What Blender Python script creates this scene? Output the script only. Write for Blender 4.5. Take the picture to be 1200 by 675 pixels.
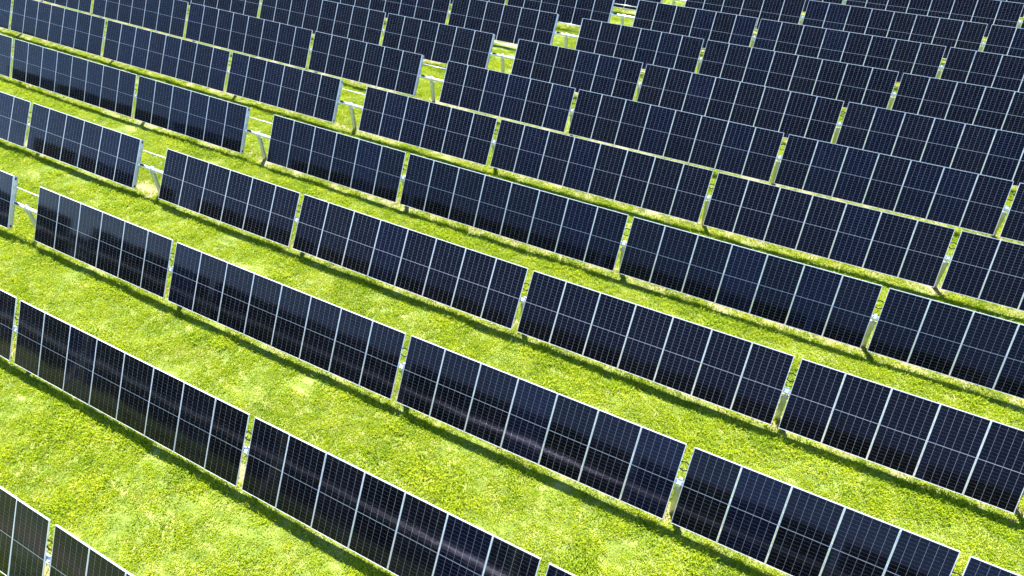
import bpy, bmesh, math, random
import numpy as np
from mathutils import Vector, Matrix

random.seed(7)
rng = np.random.default_rng(11)
for o in list(bpy.data.objects):
    bpy.data.objects.remove(o)
S = bpy.context.scene
C = S.collection

# ------------------------------------------------------------------ site geometry
HT = 1.28                       # torque tube height above the turf
PITCH, SHIFT = 4.2994, 1.716    # row spacing, and stagger of each row along its own axis
TILT = 1.0283                   # panels are turned to about 59 degrees
PL, PW, STEP = 2.0583, 1.140, 1.154   # panel length, width, step along the row
GAP_MAIN, GAP = 1.5527, 0.1873
COUNTS = [6, 8, 7, 5, 7]        # panels between posts, outwards from the wide gap
DZ = [-0.010, 0.035, 0.048, -0.016, -0.004, 0.016, -0.003, -0.055, -0.020, 0.020, -0.011]
DY = [-0.067, -0.018, 0.013, 0.039, 0.049, 0.002, 0.019, 0.040, 0.004, -0.079, -0.004]
DX = [-0.011, -0.007, 0.043, -0.018, -0.011, 0.023, -0.003, -0.046, -0.001, 0.010, 0.016]
DT = [0.009, 0.007, 0.008, -0.043, 0.028, -0.007, -0.002, -0.010, -0.002, 0.013, 0.0]
pick = lambda a, i: a[i] if 0 <= i < len(a) else 0.0

def swell(x, y):
    """gentle swell of the ground"""
    a = np.clip((np.asarray(x, float) - 20) / 20, -2.2, 2.4)
    b = np.clip((np.asarray(y, float) - 20) / 20, -1.6, 2.2)
    return 0.1007 * a * a + 0.1341 * a * b + 0.0253 * b * b

# ------------------------------------------------------------------ camera
FPX, CAM = 841.5, Vector((30.4587, -2.4174, 14.9793 + HT))
yaw, pit, roll = -0.5050, -0.6948, -0.0097
fw = Vector((math.sin(yaw) * math.cos(pit), math.cos(yaw) * math.cos(pit), math.sin(pit)))
rt = Vector((math.cos(yaw), -math.sin(yaw), 0))
up = rt.cross(fw)
r2 = math.cos(roll) * rt + math.sin(roll) * up
u2 = -math.sin(roll) * rt + math.cos(roll) * up
cam_d = bpy.data.cameras.new('camera')
cam = bpy.data.objects.new('camera', cam_d); C.objects.link(cam)
M = Matrix.Identity(4)
for i in range(3):
    M[i][0], M[i][1], M[i][2], M[i][3] = r2[i], u2[i], -fw[i], CAM[i]
cam.matrix_world = M
cam_d.sensor_width = 36; cam_d.lens = FPX / 1200 * 36
cam_d.clip_start = 0.1; cam_d.clip_end = 8000
S.camera = cam

def to_px(x, y, z):
    d = np.stack([np.asarray(x) - CAM.x, np.asarray(y) - CAM.y, np.asarray(z) - CAM.z], -1)
    w = d @ np.array(fw)
    w = np.where(w < 0.5, 0.5, w)
    return 600 + FPX * (d @ np.array(r2)) / w, 337.5 - FPX * (d @ np.array(u2)) / w, w

# ------------------------------------------------------------------ light
sun_dir = Vector((-0.30, 0.49, 1.0)).normalized()
world = bpy.data.worlds.new('World'); S.world = world; world.use_nodes = True
nt = world.node_tree
sky = nt.nodes.new('ShaderNodeTexSky'); sky.sky_type = 'NISHITA'; sky.sun_disc = False
sky.sun_elevation = math.asin(sun_dir.z)
sky.sun_rotation = math.atan2(sun_dir.x, sun_dir.y)
sky.air_density = 1.0; sky.dust_density = 0.02; sky.ozone_density = 3.5
nt.links.new(sky.outputs[0], nt.nodes['Background'].inputs[0])
nt.nodes['Background'].inputs[1].default_value = 0.10
sd = bpy.data.lights.new('sun', 'SUN'); sd.energy = 5.0; sd.angle = math.radians(0.55); sd.color = (1.0, 0.95, 0.86)
sun = bpy.data.objects.new('sun', sd); C.objects.link(sun)
sun.rotation_euler = (-sun_dir).to_track_quat('-Z', 'Y').to_euler()
sun.location = (0, 0, 60)
S.view_settings.view_transform = 'Standard'; S.view_settings.look = 'None'
S.view_settings.gamma = 1.0; S.view_settings.use_curve_mapping = False
S.view_settings.exposure = 2.24

# ------------------------------------------------------------------ materials
def mat(name, base=(.5, .5, .5), rough=.5, metal=0.0, **kw):
    m = bpy.data.materials.new(name); m.use_nodes = True
    b = m.node_tree.nodes['Principled BSDF']
    b.inputs['Base Color'].default_value = (*base, 1)
    b.inputs['Roughness'].default_value = rough
    b.inputs['Metallic'].default_value = metal
    for k, v in kw.items():
        b.inputs[k].default_value = v
    return m, m.node_tree, b

def N(t, kind, **kw):
    n = t.nodes.new(kind)
    for k, v in kw.items():
        setattr(n, k, v)
    return n

def ramp(t, stops):
    n = t.nodes.new('ShaderNodeValToRGB')
    e = n.color_ramp.elements
    while len(e) < len(stops):
        e.new(0.5)
    for el, (p, c) in zip(e, stops):
        el.position = p; el.color = (*c, 1)
    return n

def glass_bump(t, b, slope):
    """large soft waves of toughened glass, different on every panel"""
    geo = N(t, 'ShaderNodeNewGeometry'); oi = N(t, 'ShaderNodeObjectInfo')
    sc = N(t, 'ShaderNodeVectorMath', operation='SCALE'); sc.inputs['Scale'].default_value = 9000.0
    t.links.new(oi.outputs['Color'], sc.inputs[0])
    ad = N(t, 'ShaderNodeVectorMath', operation='ADD')
    t.links.new(geo.outputs['Position'], ad.inputs[0]); t.links.new(sc.outputs[0], ad.inputs[1])
    no = N(t, 'ShaderNodeTexNoise'); no.inputs['Scale'].default_value = 1.25; no.inputs['Detail'].default_value = 0.4
    t.links.new(ad.outputs[0], no.inputs['Vector'])
    bu = N(t, 'ShaderNodeBump'); bu.inputs['Strength'].default_value = 1.0; bu.inputs['Distance'].default_value = slope
    t.links.new(no.outputs[0], bu.inputs['Height']); t.links.new(bu.outputs[0], b.inputs['Normal'])
    return oi, geo

# silicon cells under glass
m_cell, t, b = mat('silicon_cell', (.004, .004, .008), .09, IOR=1.265)
b.inputs['Specular Tint'].default_value = (.66, .66, 1.0, 1)   # blue cast of the anti-reflection coating
oi, geo = glass_bump(t, b, 0.006)
no = N(t, 'ShaderNodeTexNoise'); no.inputs['Scale'].default_value = 3.0
t.links.new(geo.outputs['Position'], no.inputs['Vector'])
mr = N(t, 'ShaderNodeMapRange'); mr.inputs['To Min'].default_value = .5; mr.inputs['To Max'].default_value = 1.6
t.links.new(no.outputs[0], mr.inputs['Value'])
mx = N(t, 'ShaderNodeVectorMath', operation='SCALE')
t.links.new(oi.outputs['Color'], mx.inputs[0]); t.links.new(mr.outputs[0], mx.inputs['Scale'])
t.links.new(mx.outputs[0], b.inputs['Base Color'])
# pale grid of the laminate that shows between the cells
m_lam, t, b = mat('laminate_grid', (.35, .35, .36), .11, IOR=1.25); glass_bump(t, b, 0.006)
m_back, t, b = mat('bifacial_back', (.018, .020, .028), .14, IOR=1.45)
# anodised frame
m_frame, t, b = mat('anodised_frame', (.80, .81, .83), .42, 0.25)
no = N(t, 'ShaderNodeTexNoise'); no.inputs['Scale'].default_value = 6.0; no.inputs['Detail'].default_value = 4
rr = ramp(t, [(.3, (.66, .67, .69)), (.7, (.84, .85, .86))])
t.links.new(no.outputs[0], rr.inputs[0]); t.links.new(rr.outputs[0], b.inputs['Base Color'])
# galvanised steel
m_steel, t, b = mat('galvanised_steel', (.62, .63, .64), .38, 0.55)
vo = N(t, 'ShaderNodeTexVoronoi'); vo.inputs['Scale'].default_value = 60.0
tc = N(t, 'ShaderNodeTexCoord'); t.links.new(tc.outputs['Object'], vo.inputs['Vector'])
no = N(t, 'ShaderNodeTexNoise'); no.inputs['Scale'].default_value = 5.0; no.inputs['Detail'].default_value = 5
t.links.new(tc.outputs['Object'], no.inputs['Vector'])
mixn = N(t, 'ShaderNodeMath', operation='MULTIPLY_ADD'); mixn.inputs[1].default_value = .25
t.links.new(vo.outputs['Color'], mixn.inputs[0]); t.links.new(no.outputs[0], mixn.inputs[2])
rr = ramp(t, [(.35, (.46, .47, .49)), (.85, (.76, .77, .78))])
t.links.new(mixn.outputs[0], rr.inputs[0]); t.links.new(rr.outputs[0], b.inputs['Base Color'])
m_black, t, b = mat('black_rubber_slot_shade', (.010, .010, .010), .8)
b.inputs['Specular IOR Level'].default_value = .15
m_tube, t, b = mat('bright_zinc_tube', (.82, .83, .84), .27, 0.72)

def turf_factors(t):
    """shared large-scale patterns of the meadow: straw patches, tone patches, bare strip below each row"""
    geo = N(t, 'ShaderNodeNewGeometry')
    pos = geo.outputs['Position']
    mp = N(t, 'ShaderNodeMapping'); mp.inputs['Scale'].default_value = (.5, 1.5, 1.0)
    t.links.new(pos, mp.inputs[0])
    n1 = N(t, 'ShaderNodeTexNoise'); n1.inputs['Scale'].default_value = 2.2; n1.inputs['Detail'].default_value = 5; n1.inputs['Roughness'].default_value = .62
    t.links.new(mp.outputs[0], n1.inputs['Vector'])
    n2 = N(t, 'ShaderNodeTexNoise'); n2.inputs['Scale'].default_value = .45; n2.inputs['Detail'].default_value = 3
    t.links.new(pos, n2.inputs['Vector'])
    # distance from the nearest row line
    sx = N(t, 'ShaderNodeSeparateXYZ'); t.links.new(pos, sx.inputs[0])
    a = N(t, 'ShaderNodeMath', operation='ADD'); a.inputs[1].default_value = PITCH * 20.5 - .08
    t.links.new(sx.outputs['Y'], a.inputs[0])
    md = N(t, 'ShaderNodeMath', operation='MODULO'); md.inputs[1].default_value = PITCH
    t.links.new(a.outputs[0], md.inputs[0])
    su = N(t, 'ShaderNodeMath', operation='SUBTRACT'); su.inputs[1].default_value = PITCH / 2
    t.links.new(md.outputs[0], su.inputs[0])
    ab = N(t, 'ShaderNodeMath', operation='ABSOLUTE'); t.links.new(su.outputs[0], ab.inputs[0])
    n3 = N(t, 'ShaderNodeTexNoise'); n3.inputs['Scale'].default_value = 1.6; n3.inputs['Detail'].default_value = 4
    t.links.new(pos, n3.inputs['Vector'])
    w = N(t, 'ShaderNodeMath', operation='MULTIPLY_ADD'); w.inputs[1].default_value = -.9
    t.links.new(n3.outputs[0], w.inputs[0]); t.links.new(ab.outputs[0], w.inputs[2])
    strip = N(t, 'ShaderNodeMapRange'); strip.inputs['From Min'].default_value = -.30; strip.inputs['From Max'].default_value = .02
    strip.inputs['To Min'].default_value = 1.0; strip.inputs['To Max'].default_value = 0.0
    t.links.new(w.outputs[0], strip.inputs['Value'])
    return n1.outputs[0], n2.outputs[0], strip.outputs[0], pos

def mixc(t, fac, a, b_, fixed=None):
    n = N(t, 'ShaderNodeMix', data_type='RGBA')
    if fac is not None: t.links.new(fac, n.inputs[0])
    else: n.inputs[0].default_value = fixed
    for s, v in ((6, a), (7, b_)):
        if isinstance(v, tuple): n.inputs[s].default_value = (*v, 1)
        else: t.links.new(v, n.inputs[s])
    return n.outputs[2]

# soil and thatch under the grass
m_soil, t, b = mat('turf_soil', (.1, .12, .04), .95)
f1, f2, fs, pos = turf_factors(t)
g = ramp(t, [(.30, (.055, .085, .008)), (.52, (.11, .15, .015)), (.72, (.24, .24, .08))])
t.links.new(f1, g.inputs[0])
fine = N(t, 'ShaderNodeTexNoise'); fine.inputs['Scale'].default_value = 22; fine.inputs['Detail'].default_value = 6
t.links.new(pos, fine.inputs['Vector'])
so = ramp(t, [(.3, (.12, .105, .05)), (.7, (.25, .215, .115))]); t.links.new(fine.outputs[0], so.inputs[0])
t.links.new(mixc(t, fs, g.outputs[0], so.outputs[0]), b.inputs['Base Color'])
bu = N(t, 'ShaderNodeBump'); bu.inputs['Distance'].default_value = .05; bu.inputs['Strength'].default_value = .8
t.links.new(fine.outputs[0], bu.inputs['Height']); t.links.new(bu.outputs[0], b.inputs['Normal'])

def blade_mat(name, lo, mid, hi, dry, trans):
    m = bpy.data.materials.new(name); m.use_nodes = True
    t = m.node_tree; b = t.nodes['Principled BSDF']; out = t.nodes['Material Output']
    b.inputs['Roughness'].default_value = .55; b.inputs['Specular IOR Level'].default_value = .18
    f1, f2, fs, pos = turf_factors(t)
    oi = N(t, 'ShaderNodeObjectInfo')
    geo2 = N(t, 'ShaderNodeNewGeometry')
    k = N(t, 'ShaderNodeMath', operation='MULTIPLY_ADD'); k.inputs[1].default_value = .40
    t.links.new(geo2.outputs['Random Per Island'], k.inputs[0])
    k2 = N(t, 'ShaderNodeMath', operation='MULTIPLY_ADD'); k2.inputs[1].default_value = .5
    t.links.new(f2, k2.inputs[0]); t.links.new(oi.outputs['Random'], k2.inputs[2])
    k3 = N(t, 'ShaderNodeMath', operation='MULTIPLY'); k3.inputs[1].default_value = .45
    t.links.new(k2.outputs[0], k3.inputs[0]); t.links.new(k3.outputs[0], k.inputs[2])
    rr = ramp(t, [(.12, lo), (.5, mid), (.9, hi)])
    t.links.new(k.outputs[0], rr.inputs[0])
    dr = N(t, 'ShaderNodeMapRange'); dr.inputs['From Min'].default_value = .54; dr.inputs['From Max'].default_value = .72
    dr.inputs['To Max'].default_value = .16
    t.links.new(f1, dr.inputs['Value'])
    c1 = mixc(t, dr.outputs[0], rr.outputs[0], dry)
    t.links.new(c1, b.inputs['Base Color'])
    tr = N(t, 'ShaderNodeBsdfTranslucent'); t.links.new(c1, tr.inputs['Color'])
    ms = N(t, 'ShaderNodeMixShader'); ms.inputs[0].default_value = trans
    t.links.new(b.outputs[0], ms.inputs[1]); t.links.new(tr.outputs[0], ms.inputs[2])
    t.links.new(ms.outputs[0], out.inputs['Surface'])
    return m
m_grass = blade_mat('grass_blade', (.10, .185, .004), (.265, .37, .006), (.47, .50, .016), (.46, .45, .12), .42)
m_straw = blade_mat('straw_blade', (.27, .27, .06), (.47, .45, .15), (.66, .62, .30), (.52, .48, .25), .3)

# ------------------------------------------------------------------ helpers
def link(name, me, parent=None, m=None):
    o = bpy.data.objects.new(name, me); C.objects.link(o)
    if parent: o.parent = parent
    if m: o.matrix_local = m
    return o

def box(bm, x0, x1, y0, y1, z0, z1, mi=0):
    v = [bm.verts.new(p) for p in ((x0, y0, z0), (x1, y0, z0), (x1, y1, z0), (x0, y1, z0), (x0, y0, z1), (x1, y0, z1), (x1, y1, z1), (x0, y1, z1))]
    for f in ((3, 2, 1, 0), (4, 5, 6, 7), (0, 1, 5, 4), (1, 2, 6, 5), (2, 3, 7, 6), (3, 0, 4, 7)):
        bm.faces.new([v[i] for i in f]).material_index = mi

def tube(bm, pts, r, n=12, cap=True):
    rings = []
    for i, p in enumerate(pts):
        a = pts[max(i - 1, 0)]; c = pts[min(i + 1, len(pts) - 1)]
        d = (Vector(c) - Vector(a)).normalized()
        e1 = d.cross(Vector((0, 0, 1)) if abs(d.z) < .9 else Vector((0, 1, 0))).normalized(); e2 = d.cross(e1)
        rings.append([bm.verts.new(Vector(p) + r * (math.cos(2 * math.pi * j / n) * e1 + math.sin(2 * math.pi * j / n) * e2)) for j in range(n)])
    for a, c in zip(rings, rings[1:]):
        for j in range(n):
            bm.faces.new((a[j], a[(j + 1) % n], c[(j + 1) % n], c[j])).smooth = True
    if cap:
        bm.faces.new(rings[0][::-1]); bm.faces.new(rings[-1])

def done(bm, name, mats):
    bmesh.ops.recalc_face_normals(bm, faces=bm.faces)
    me = bpy.data.meshes.new(name); bm.to_mesh(me); bm.free()
    for m in mats: me.materials.append(m)
    return me

# ------------------------------------------------------------------ ground
def axis(lo, hi, step, far):
    a = list(np.arange(lo, hi + step / 2, step)); d = step
    l, h = lo, hi; left, right = [], []
    while d < far:
        d *= 1.7; l -= d; h += d; left.append(l); right.append(h)
    return left[::-1] + a + right
gx_, gy_ = axis(-40, 90, 1.0, 1400), axis(-24, 76, 1.0, 1400)
XX, YY = np.meshgrid(gx_, gy_)
ZZ = swell(XX, YY)
near = (XX > -40) & (XX < 90) & (YY > -24) & (YY < 76)
ZZ = ZZ + np.where(near, rng.normal(0, .018, XX.shape), 0)
verts = np.stack([XX.ravel(), YY.ravel(), ZZ.ravel()], 1)
nx, ny = len(gx_), len(gy_)
faces = [(j * nx + i, j * nx + i + 1, (j + 1) * nx + i + 1, (j + 1) * nx + i) for j in range(ny - 1) for i in range(nx - 1)]
me = bpy.data.meshes.new('ground'); me.from_pydata(verts.tolist(), [], faces); me.materials.append(m_soil)
for p in me.polygons: p.use_smooth = True
ground = link('ground', me); ground['kind'] = 'structure'; ground['label'] = 'mown meadow ground under the solar rows'

# ------------------------------------------------------------------ panel pieces (shared meshes)
FD, LIP = .035, .0095
bm = bmesh.new()          # laminate: pale grid sheet in front, dark glass behind
x, y = PW / 2 - .004, PL / 2 - .004
v = [bm.verts.new(p) for p in ((-x, -y, -.004), (x, -y, -.004), (x, y, -.004), (-x, y, -.004), (-x, -y, -.010), (x, -y, -.010), (x, y, -.010), (-x, y, -.010))]
bm.faces.new((v[0], v[1], v[2], v[3])).material_index = 0
bm.faces.new((v[7], v[6], v[5], v[4])).material_index = 1
for a in range(4):
    bm.faces.new((v[a], v[a + 4], v[(a + 1) % 4 + 4], v[(a + 1) % 4])).material_index = 1
me_panel = done(bm, 'solar_panel', [m_lam, m_back])
bm = bmesh.new()          # frame: four L-section bars
X, Y = PW / 2, PL / 2
for s in (-1, 1):
    y0, y1 = sorted((s * Y, s * (Y - LIP)))
    box(bm, -X, X, y0, y1, -FD, .0)
    x0, x1 = sorted((s * X, s * (X - LIP)))
    box(bm, x0, x1, -Y + LIP, Y - LIP, -FD, -.0004)
    y0, y1 = sorted((s * (Y - LIP), s * (Y - .032)))
    box(bm, -X + LIP, X - LIP, y0, y1, -FD, -FD + .002)
me_frame = done(bm, 'frame', [m_frame])
def cell_half():
    bm = bmesh.new()
    inw, inl = PW - 2 * LIP - .012, PL / 2 - LIP - .012 - .0075
    cols, rows = 6, 11
    cw, ch = inw / cols, inl / rows
    gv, gh = .0050, .0020
    for i in range(cols):
        for j in range(rows):
            x0 = -inw / 2 + i * cw + gv / 2; x1 = x0 + cw - gv
            y0 = .0075 + j * ch + gh / 2; y1 = y0 + ch - gh
            c = .0            # clipped corners of the wafer
            p = [(x0, y0 + (c if j % 2 == 0 else 0)), (x0 + (c if j % 2 == 0 else 0), y0), (x1 - (c if j % 2 == 0 else 0), y0), (x1, y0 + (c if j % 2 == 0 else 0)),
                 (x1, y1 - (c if j % 2 else 0)), (x1 - (c if j % 2 else 0), y1), (x0 + (c if j % 2 else 0), y1), (x0, y1 - (c if j % 2 else 0))]
            q = []
            for a in p:
                if not q or (abs(a[0] - q[-1][0]) + abs(a[1] - q[-1][1])) > 1e-6: q.append(a)
            if abs(q[0][0] - q[-1][0]) + abs(q[0][1] - q[-1][1]) < 1e-6: q.pop()
            bm.faces.new([bm.verts.new((a[0], a[1], 0)) for a in q])
    me = bpy.data.meshes.new('cell_half'); bm.to_mesh(me); bm.free(); me.materials.append(m_cell)
    return me
me_cells = cell_half()
MU = Matrix.Translation((0, 0, -.0032))
ML = Matrix.Rotation(math.pi, 4, 'Z') @ MU

# post: H-section pile with a bearing saddle
def me_post_make():
    bm = bmesh.new(); h = HT - .16; d = .5
    box(bm, -.075, .075, -.050, -.044, -d, h); box(bm, -.075, .075, .044, .050, -d, h)
    box(bm, -.004, .004, -.044, .044, -d, h)
    return done(bm, 'post', [m_steel])
me_post = me_post_make()
bm = bmesh.new()
for sx in (-.035, .035):          # two side plates, ring and a cross bolt
    box(bm, sx - .005, sx + .005, -.085, .085, -.20, -.055)
    box(bm, sx - .005, sx + .005, -.105, .105, -.05, .065)
    box(bm, sx - .005, sx + .005, -.060, .060, .067, .11)
box(bm, -.028, .028, -.10, -.085, -.06, .08); box(bm, -.028, .028, .085, .10, -.06, .08); box(bm, -.028, .028, -.07, .07, .085, .10)
box(bm, -.09, .09, -.068, -.052, -.21, -.16); box(bm, -.09, .09, .052, .068, -.21, -.16)
tube(bm, [(-.06, -.09, -.12), (.06, -.09, -.12)], .014, 8)
me_bear = done(bm, 'bearing', [m_steel])
# deep channel rail behind the last panel beside the wide gap (web facing outwards)
bm = bmesh.new(); Y = PL / 2 - .01
box(bm, 0, .004, -Y, Y, -FD - .122, -FD - .001)
box(bm, .004, .040, -Y, Y, -FD - .122, -FD - .118); box(bm, .004, .040, -Y, Y, -FD - .006, -FD - .001)
for s in (-1, 1):
    box(bm, .004, .030, s * .62 - .07, s * .62 + .07, -FD - .105, -FD - .02)
    box(bm, .004, .044, s * .62 - .025, s * .62 + .025, -FD - .10, -FD - .05)
    tube(bm, [(.03, s * .62, -FD - .075), (.055, s * .62, -FD - .075)], .016, 8)
for s in (-1, 1):
    box(bm, .0045, .012, s * .93 - .05, s * .93 + .04, -FD - .095, -FD - .03, 1)  # black blocks standing in for the shade inside open slots
me_rail = done(bm, 'mounting_rail', [m_steel, m_black])
bm = bmesh.new(); box(bm, -.09, .09, -.035, .035, .068, .125); box(bm, -.05, .05, -.022, .022, .1255, .15); tube(bm, [(.09, 0, .095), (.15, 0, .095), (.19, .01, .07)], .015, 8)
me_cbox = done(bm, 'cable_box', [m_black])
def me_cable_make(k):
    bm = bmesh.new(); g2 = GAP / 2 + .03
    sag = (.05, -.045)[k]
    tube(bm, [(g2 * (2 * i / 8 - 1), sag * math.sin(math.pi * i / 8), -.03 + .012 * math.sin(math.pi * i / 8)) for i in range(9)], .016, 6)
    return done(bm, 'cable', [m_black])
me_cable = [me_cable_make(0), me_cable_make(1)]
bm = bmesh.new(); tube(bm, [(-GAP_MAIN / 2 - .05, 0, 0), (GAP_MAIN / 2 + .05, 0, 0)], .020, 8); me_conduit = done(bm, 'conduit', [m_steel])

# ------------------------------------------------------------------ the tracker rows
ORD = ['first', 'second', 'third', 'fourth', 'fifth', 'sixth', 'seventh', 'eighth', 'ninth', 'tenth', 'eleventh', 'twelfth', 'thirteenth']
NOTE = ['only its upper edge showing', 'running off the lower frame edge',
        'wide gap touching left edge', 'bare post nearest the left edge', 'wide gap between lanes of grass',
        'wide gap left of the middle', 'wide gap above the frame centre', 'wide gap near the top middle',
        'wide gap just below top edge', 'starting at the top middle', 'cut by the top edge',
        'in the upper right corner', 'a sliver at upper right']
def slots():
    """(x of panel centre) and (x of each normal gap centre, gap index) along one row, wide gap at 0"""
    ps, gs = [], []
    x = GAP_MAIN / 2
    for k, n in enumerate(COUNTS):
        for i in range(n):
            ps.append((x + STEP * (i + .5), i == 0 and k == 0))
        x += n * STEP
        gs.append(x + GAP / 2)
        x += GAP
    return [(p, e, 1) for p, e in ps] + [(-p, e, -1) for p, e in ps], gs + [-g for g in gs]
P_SLOTS, G_SLOTS = slots()
def in_view(x, y, z, row):
    u, v, w = to_px(x, y, z)
    if row <= 0: return -14 < x < 33
    if row == 1: return -12 < x < 38
    return -170 < u < 1370 and -75 < v < 900
n_panels = 0
for row in range(0, 13):
    y0 = row * PITCH + pick(DY, row); xs = row * SHIFT + pick(DX, row); th = TILT + pick(DT, row)
    cv, sv = math.cos(th), math.sin(th)
    nrm = Vector((0, -sv, cv))
    hz = lambda x: float(swell(x, row * PITCH)) + pick(DZ, row) + HT
    px_all = [(p + xs, e, s) for p, e, s in P_SLOTS if in_view(p + xs, y0, hz(p + xs), row)]
    xa = min(p for p, e, s in px_all) - STEP * .5; xb = max(p for p, e, s in px_all) + STEP * .5
    x_base = (xa + xb) / 2
    root = bpy.data.objects.new('solar_tracker', None); C.objects.link(root)
    root.empty_display_size = .5
    root.location = (x_base, y0, hz(x_base) - HT)
    off = Vector(root.location)
    root['label'] = f'{ORD[row]} solar tracker row up from the bottom left, {NOTE[row]}'
    root['category'] = 'solar tracker'; root['group'] = 'parallel rows of solar trackers'
    def local(p): return Vector(p) - off
    def frame_at(x, jitter=0.0):
        h = .5; sl = (hz(x + h) - hz(x - h)) / (2 * h)
        ex = Vector((1, 0, sl)).normalized(); ey = Vector((0, cv, sv)); ez = ex.cross(ey).normalized(); ey = ez.cross(ex)
        m = Matrix.Identity(4)
        for i in range(3): m[i][0], m[i][1], m[i][2] = ex[i], ey[i], ez[i]
        return m
    # torque tube, behind the panels
    bm = bmesh.new(); TB = .115
    tp = [local(Vector((x, y0, hz(x))) - nrm * TB) for x in np.linspace(xa - .25, xb + .25, 14)]
    tube(bm, tp, .072, 16)
    link('torque_tube', done(bm, 'torque_tube', [m_tube]), root)
    tables = {}
    for x, edge, side in px_all:
        n_panels += 1
        tb = sum(1 for g_ in G_SLOTS if g_ < x - xs) + (100 if x > xs else 0)
        if tb not in tables: tables[tb] = (random.gauss(0, .004), random.gauss(0, .006))
        m = Matrix.Translation((0, 0, tables[tb][1])) @ frame_at(x) @ Matrix.Rotation(tables[tb][0], 4, 'X')
        jit = Matrix.Rotation(random.gauss(0, .0022), 4, 'X') @ Matrix.Rotation(random.gauss(0, .0022), 4, 'Y')
        mm = Matrix.Translation(local((x, y0, hz(x)))) @ m @ jit
        o = link('solar_panel', me_panel, root, mm)
        tone = random.random()
        k = .8 + .5 * random.random()
        blue = 1.0 if tone < .62 else (2.0 if tone < .80 else .75)
        col = (.0035 * k, (.0033 if blue < 2 else .0041) * k, .0048 * k * blue, 1)
        o.color = col
        link('frame', me_frame, o)
        for mh in (MU, ML):
            c = link('cell_half', me_cells, o, mh); c.color = col
        if edge:       # rail beside the wide gap, its web on the gap side
            mr_ = mm @ Matrix.Translation((-side * (PW / 2 - .002), 0, 0)) @ (Matrix.Identity(4) if side < 0 else Matrix.Scale(-1, 4, (1, 0, 0)))
            link('mounting_rail', me_rail, root, mr_)
    def put_post(x):
        zt = hz(x); a = -nrm * TB
        gz = float(swell(x + 0, y0))
        pz = gz
        m = Matrix.Translation(local((x, y0 + a.y, zt + a.z - HT)))
        p = link('post', me_post, root, m)
        link('bearing', me_bear, p, Matrix.Translation((0, 0, HT)))
    for g in G_SLOTS:
        x = g + xs
        if not (xa - .3 < x < xb + .3): continue
        put_post(x)
        m = Matrix.Translation(local((x, y0, hz(x)))) @ frame_at(x)
        for k in (0, 1):
            link('cable', me_cable[k], root, m @ Matrix.Translation((0, .40 + .12 * (1 - k) + random.uniform(-.03, .03), 0)))
    if xa < xs < xb:
        put_post(xs)
        m = Matrix.Translation(local((xs, y0, hz(xs)))) @ frame_at(xs)
        link('conduit', me_conduit, root, m @ Matrix.Translation((0, .62, -FD - .075)))
        link('cable_box', me_cbox, root, Matrix.Translation(local(Vector((xs - .50, y0, hz(xs))) - nrm * TB)) @ frame_at(xs) @ Matrix.Rotation(-.5, 4, 'X'))

# ------------------------------------------------------------------ grass
def tuft(name, n_green, n_straw, size, hmin, hmax, wmul=1.0, flat=.0):
    V, F, MI = [], [], []
    clumps = []
    for c in range(22):
        r = size * math.sqrt(random.random()); a = random.random() * 6.283
        clumps.append((r * math.cos(a), r * math.sin(a), random.uniform(.55, 1.35), random.uniform(.025, .06)))
    for i in range(n_green + n_straw):
        straw = i >= n_green
        cx0, cy0, ch0, cr = random.choice(clumps)
        if straw or random.random() < .2:
            r = size * math.sqrt(random.random()); a = random.random() * 6.283
            cx0, cy0, cr, ch0 = r * math.cos(a), r * math.sin(a), 0.01, .8
        ox, oy = random.gauss(0, cr), random.gauss(0, cr)
        bx_, by_ = cx0 + ox, cy0 + oy
        h = random.uniform(hmin, hmax) * ch0 * (.6 if straw else 1)
        w = random.uniform(.0055, .0105) * wmul
        d = (math.atan2(oy, ox) + random.gauss(0, .9)); lean = random.uniform(.15, .85) + (flat if straw else 0)
        dx, dy = math.cos(d), math.sin(d); px, py = -dy * w, dx * w
        k = len(V)
        l1, l2 = lean * h * .45, lean * h * 1.25
        z1, z2 = h * .62, h * (1.0 if not straw else .55) * (1 - .25 * lean)
        V += [(bx_ - px, by_ - py, -.01), (bx_ + px, by_ + py, -.01), (bx_ + dx * l1 + px * .8, by_ + dy * l1 + py * .8, z1), (bx_ + dx * l1 - px * .8, by_ + dy * l1 - py * .8, z1), (bx_ + dx * l2, by_ + dy * l2, max(z2, .012))]
        F += [(k, k + 1, k + 2, k + 3), (k + 3, k + 2, k + 4)]
        MI += [int(straw)] * 2
    me = bpy.data.meshes.new(name); me.from_pydata(V, [], F)
    me.materials.append(m_grass); me.materials.append(m_straw)
    me.polygons.foreach_set('material_index', MI)
    return bpy.data.objects.new(name, me)
tcol = bpy.data.collections.new('grass_tufts')
for i in range(4): tcol.objects.link(tuft('tuft_a%d' % i, 190, 6, .34, .035, .085))
for i in range(3): tcol.objects.link(tuft('tuft_b%d' % i, 60, 55, .19, .030, .075, 1.0, .8))
for i in range(2): tcol.objects.link(tuft('tuft_c%d' % i, 150, 8, .28, .055, .135, 1.0))
for i in range(2): tcol.objects.link(tuft('tuft_d%d' % i, 30, 40, .34, .03, .08, 1.0, .8))

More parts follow.
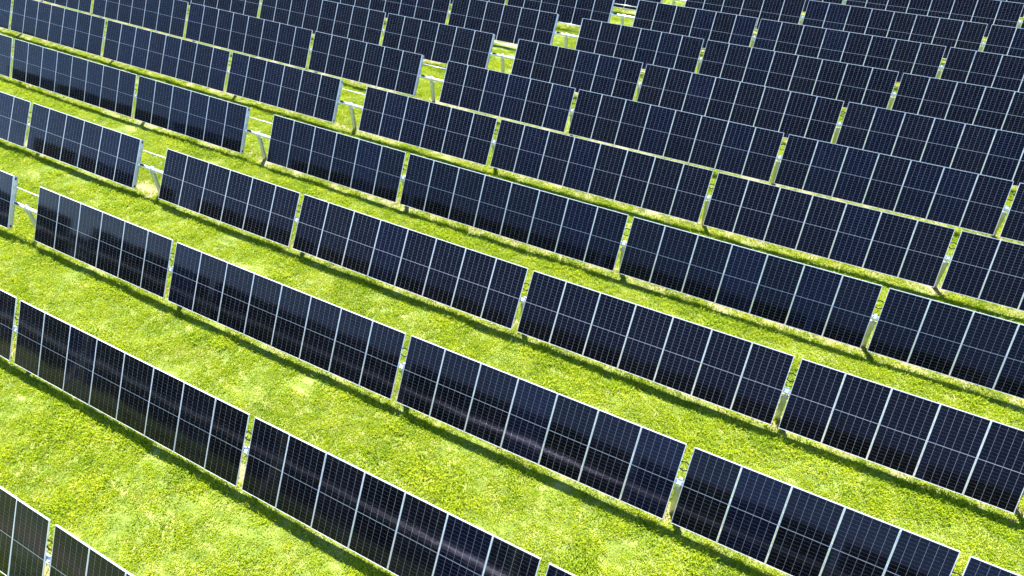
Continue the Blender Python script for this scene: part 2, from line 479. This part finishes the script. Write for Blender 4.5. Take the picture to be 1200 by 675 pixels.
def vnoise(x, y, seed, octaves=3):
    r = np.random.default_rng(seed); out = 0; amp = 1; tot = 0
    for o in range(octaves):
        tab = r.random((256, 256)); f = 2 ** o
        a, b_ = x * f, y * f; i, j = np.floor(a).astype(int), np.floor(b_).astype(int); u, v = a - i, b_ - j
        u, v = u * u * (3 - 2 * u), v * v * (3 - 2 * v)
        g_ = lambda p, q: tab[p % 256, q % 256]
        out = out + amp * (g_(i, j) * (1 - u) * (1 - v) + g_(i + 1, j) * u * (1 - v) + g_(i, j + 1) * (1 - u) * v + g_(i + 1, j + 1) * u * v)
        tot += amp; amp *= .5
    return out / tot
sp = .27
gxx, gyy = np.meshgrid(np.arange(-24, 72, sp), np.arange(-6, 60, sp))
gxx = (gxx + rng.uniform(-sp * .6, sp * .6, gxx.shape)).ravel(); gyy = (gyy + rng.uniform(-sp * .6, sp * .6, gyy.shape)).ravel()
gzz = swell(gxx, gyy)
u, v, w = to_px(gxx, gyy, gzz)
keep = (u > -160) & (u < 1360) & (v > -40) & (v < 780)
keep &= rng.random(len(gxx)) < np.clip(1.25 - (w - 22) / 60, .35, 1)
gxx, gyy, gzz, w = gxx[keep], gyy[keep], gzz[keep], w[keep]
ry = (gyy + PITCH * 20.5) % PITCH - PITCH / 2          # offset from the row line
bare = np.abs(ry - .08) - .9 * vnoise(gxx * .9, gyy * 1.6, 5)
keep = rng.random(len(gxx)) < np.clip((bare + .42) / .35, .55, 1)
gxx, gyy, gzz, ry = gxx[keep], gyy[keep], gzz[keep], ry[keep]
dryn = vnoise(gxx * .8 + 40, gyy * 2.0, 8, 4); talln = vnoise(gxx * .8, gyy * .9, 21, 3)
lane = sum(np.exp(-((ry - c + .25 * (vnoise(gxx * .3, gyy * .3, 31) - .5)) / .11) ** 2) for c in (-1.35, 1.0, 1.7, -1.95))        # mowing and wheel lines
var = rng.integers(0, 4, len(gxx))
dry = dryn + .27 * lane + rng.normal(0, .12, len(gxx)) > .635
var = np.where(dry, 4 + rng.integers(0, 3, len(gxx)), var)
tall = (talln + .24 * np.exp(-((ry + .72) / .26) ** 2) + rng.normal(0, .06, len(gxx))) > .70
var = np.where(tall, 7 + rng.integers(0, 2, len(gxx)), var)
under = (np.abs(ry - .02 + .5 * (dryn - .5)) < .24) & (rng.random(len(gxx)) < .3)
var = np.where(under, 9 + rng.integers(0, 2, len(gxx)), var)
scl = rng.uniform(.75, 1.3, len(gxx)) * (.8 + .4 * talln)
extra = np.where(dry & ~tall & ~under)[0]
gxx = np.concatenate([gxx, gxx[extra] + rng.uniform(-.1, .1, len(extra))]); gyy = np.concatenate([gyy, gyy[extra] + rng.uniform(-.1, .1, len(extra))]); gzz = np.concatenate([gzz, gzz[extra]])
var = np.concatenate([var, rng.integers(0, 4, len(extra))]); scl = np.concatenate([scl, scl[extra] * .8])
me = bpy.data.meshes.new('grass'); me.from_pydata(np.stack([gxx, gyy, gzz], 1).tolist(), [], [])
at = me.attributes.new('var', 'INT', 'POINT'); at.data.foreach_set('value', var.astype(np.int32))
at = me.attributes.new('scl', 'FLOAT', 'POINT'); at.data.foreach_set('value', scl.astype(np.float32))
at = me.attributes.new('rotz', 'FLOAT', 'POINT'); at.data.foreach_set('value', rng.uniform(0, 6.283, len(gxx)).astype(np.float32))
me.materials.append(m_grass); me.materials.append(m_straw)
grass = link('grass', me); grass['kind'] = 'stuff'; grass['label'] = 'bright green mown grass with pale straw patches between the solar rows'; grass['category'] = 'grass'
ng = bpy.data.node_groups.new('grass_scatter', 'GeometryNodeTree')
ng.interface.new_socket('Geometry', in_out='INPUT', socket_type='NodeSocketGeometry')
ng.interface.new_socket('Geometry', in_out='OUTPUT', socket_type='NodeSocketGeometry')
gi = ng.nodes.new('NodeGroupInput'); go = ng.nodes.new('NodeGroupOutput')
ci = ng.nodes.new('GeometryNodeCollectionInfo'); ci.inputs['Collection'].default_value = tcol
ci.inputs['Separate Children'].default_value = True; ci.inputs['Reset Children'].default_value = True
ip = ng.nodes.new('GeometryNodeInstanceOnPoints'); ip.inputs['Pick Instance'].default_value = True
def attr(name, typ):
    n = ng.nodes.new('GeometryNodeInputNamedAttribute'); n.data_type = typ; n.inputs['Name'].default_value = name
    return n.outputs['Attribute']
cx = ng.nodes.new('ShaderNodeCombineXYZ'); ng.links.new(attr('rotz', 'FLOAT'), cx.inputs['Z'])
ng.links.new(gi.outputs[0], ip.inputs['Points']); ng.links.new(ci.outputs[0], ip.inputs['Instance'])
ng.links.new(attr('var', 'INT'), ip.inputs['Instance Index']); ng.links.new(cx.outputs[0], ip.inputs['Rotation'])
ng.links.new(attr('scl', 'FLOAT'), ip.inputs['Scale']); ng.links.new(ip.outputs[0], go.inputs[0])
gm = grass.modifiers.new('scatter', 'NODES'); gm.node_group = ng
print('panels', n_panels, 'tufts', len(gxx))
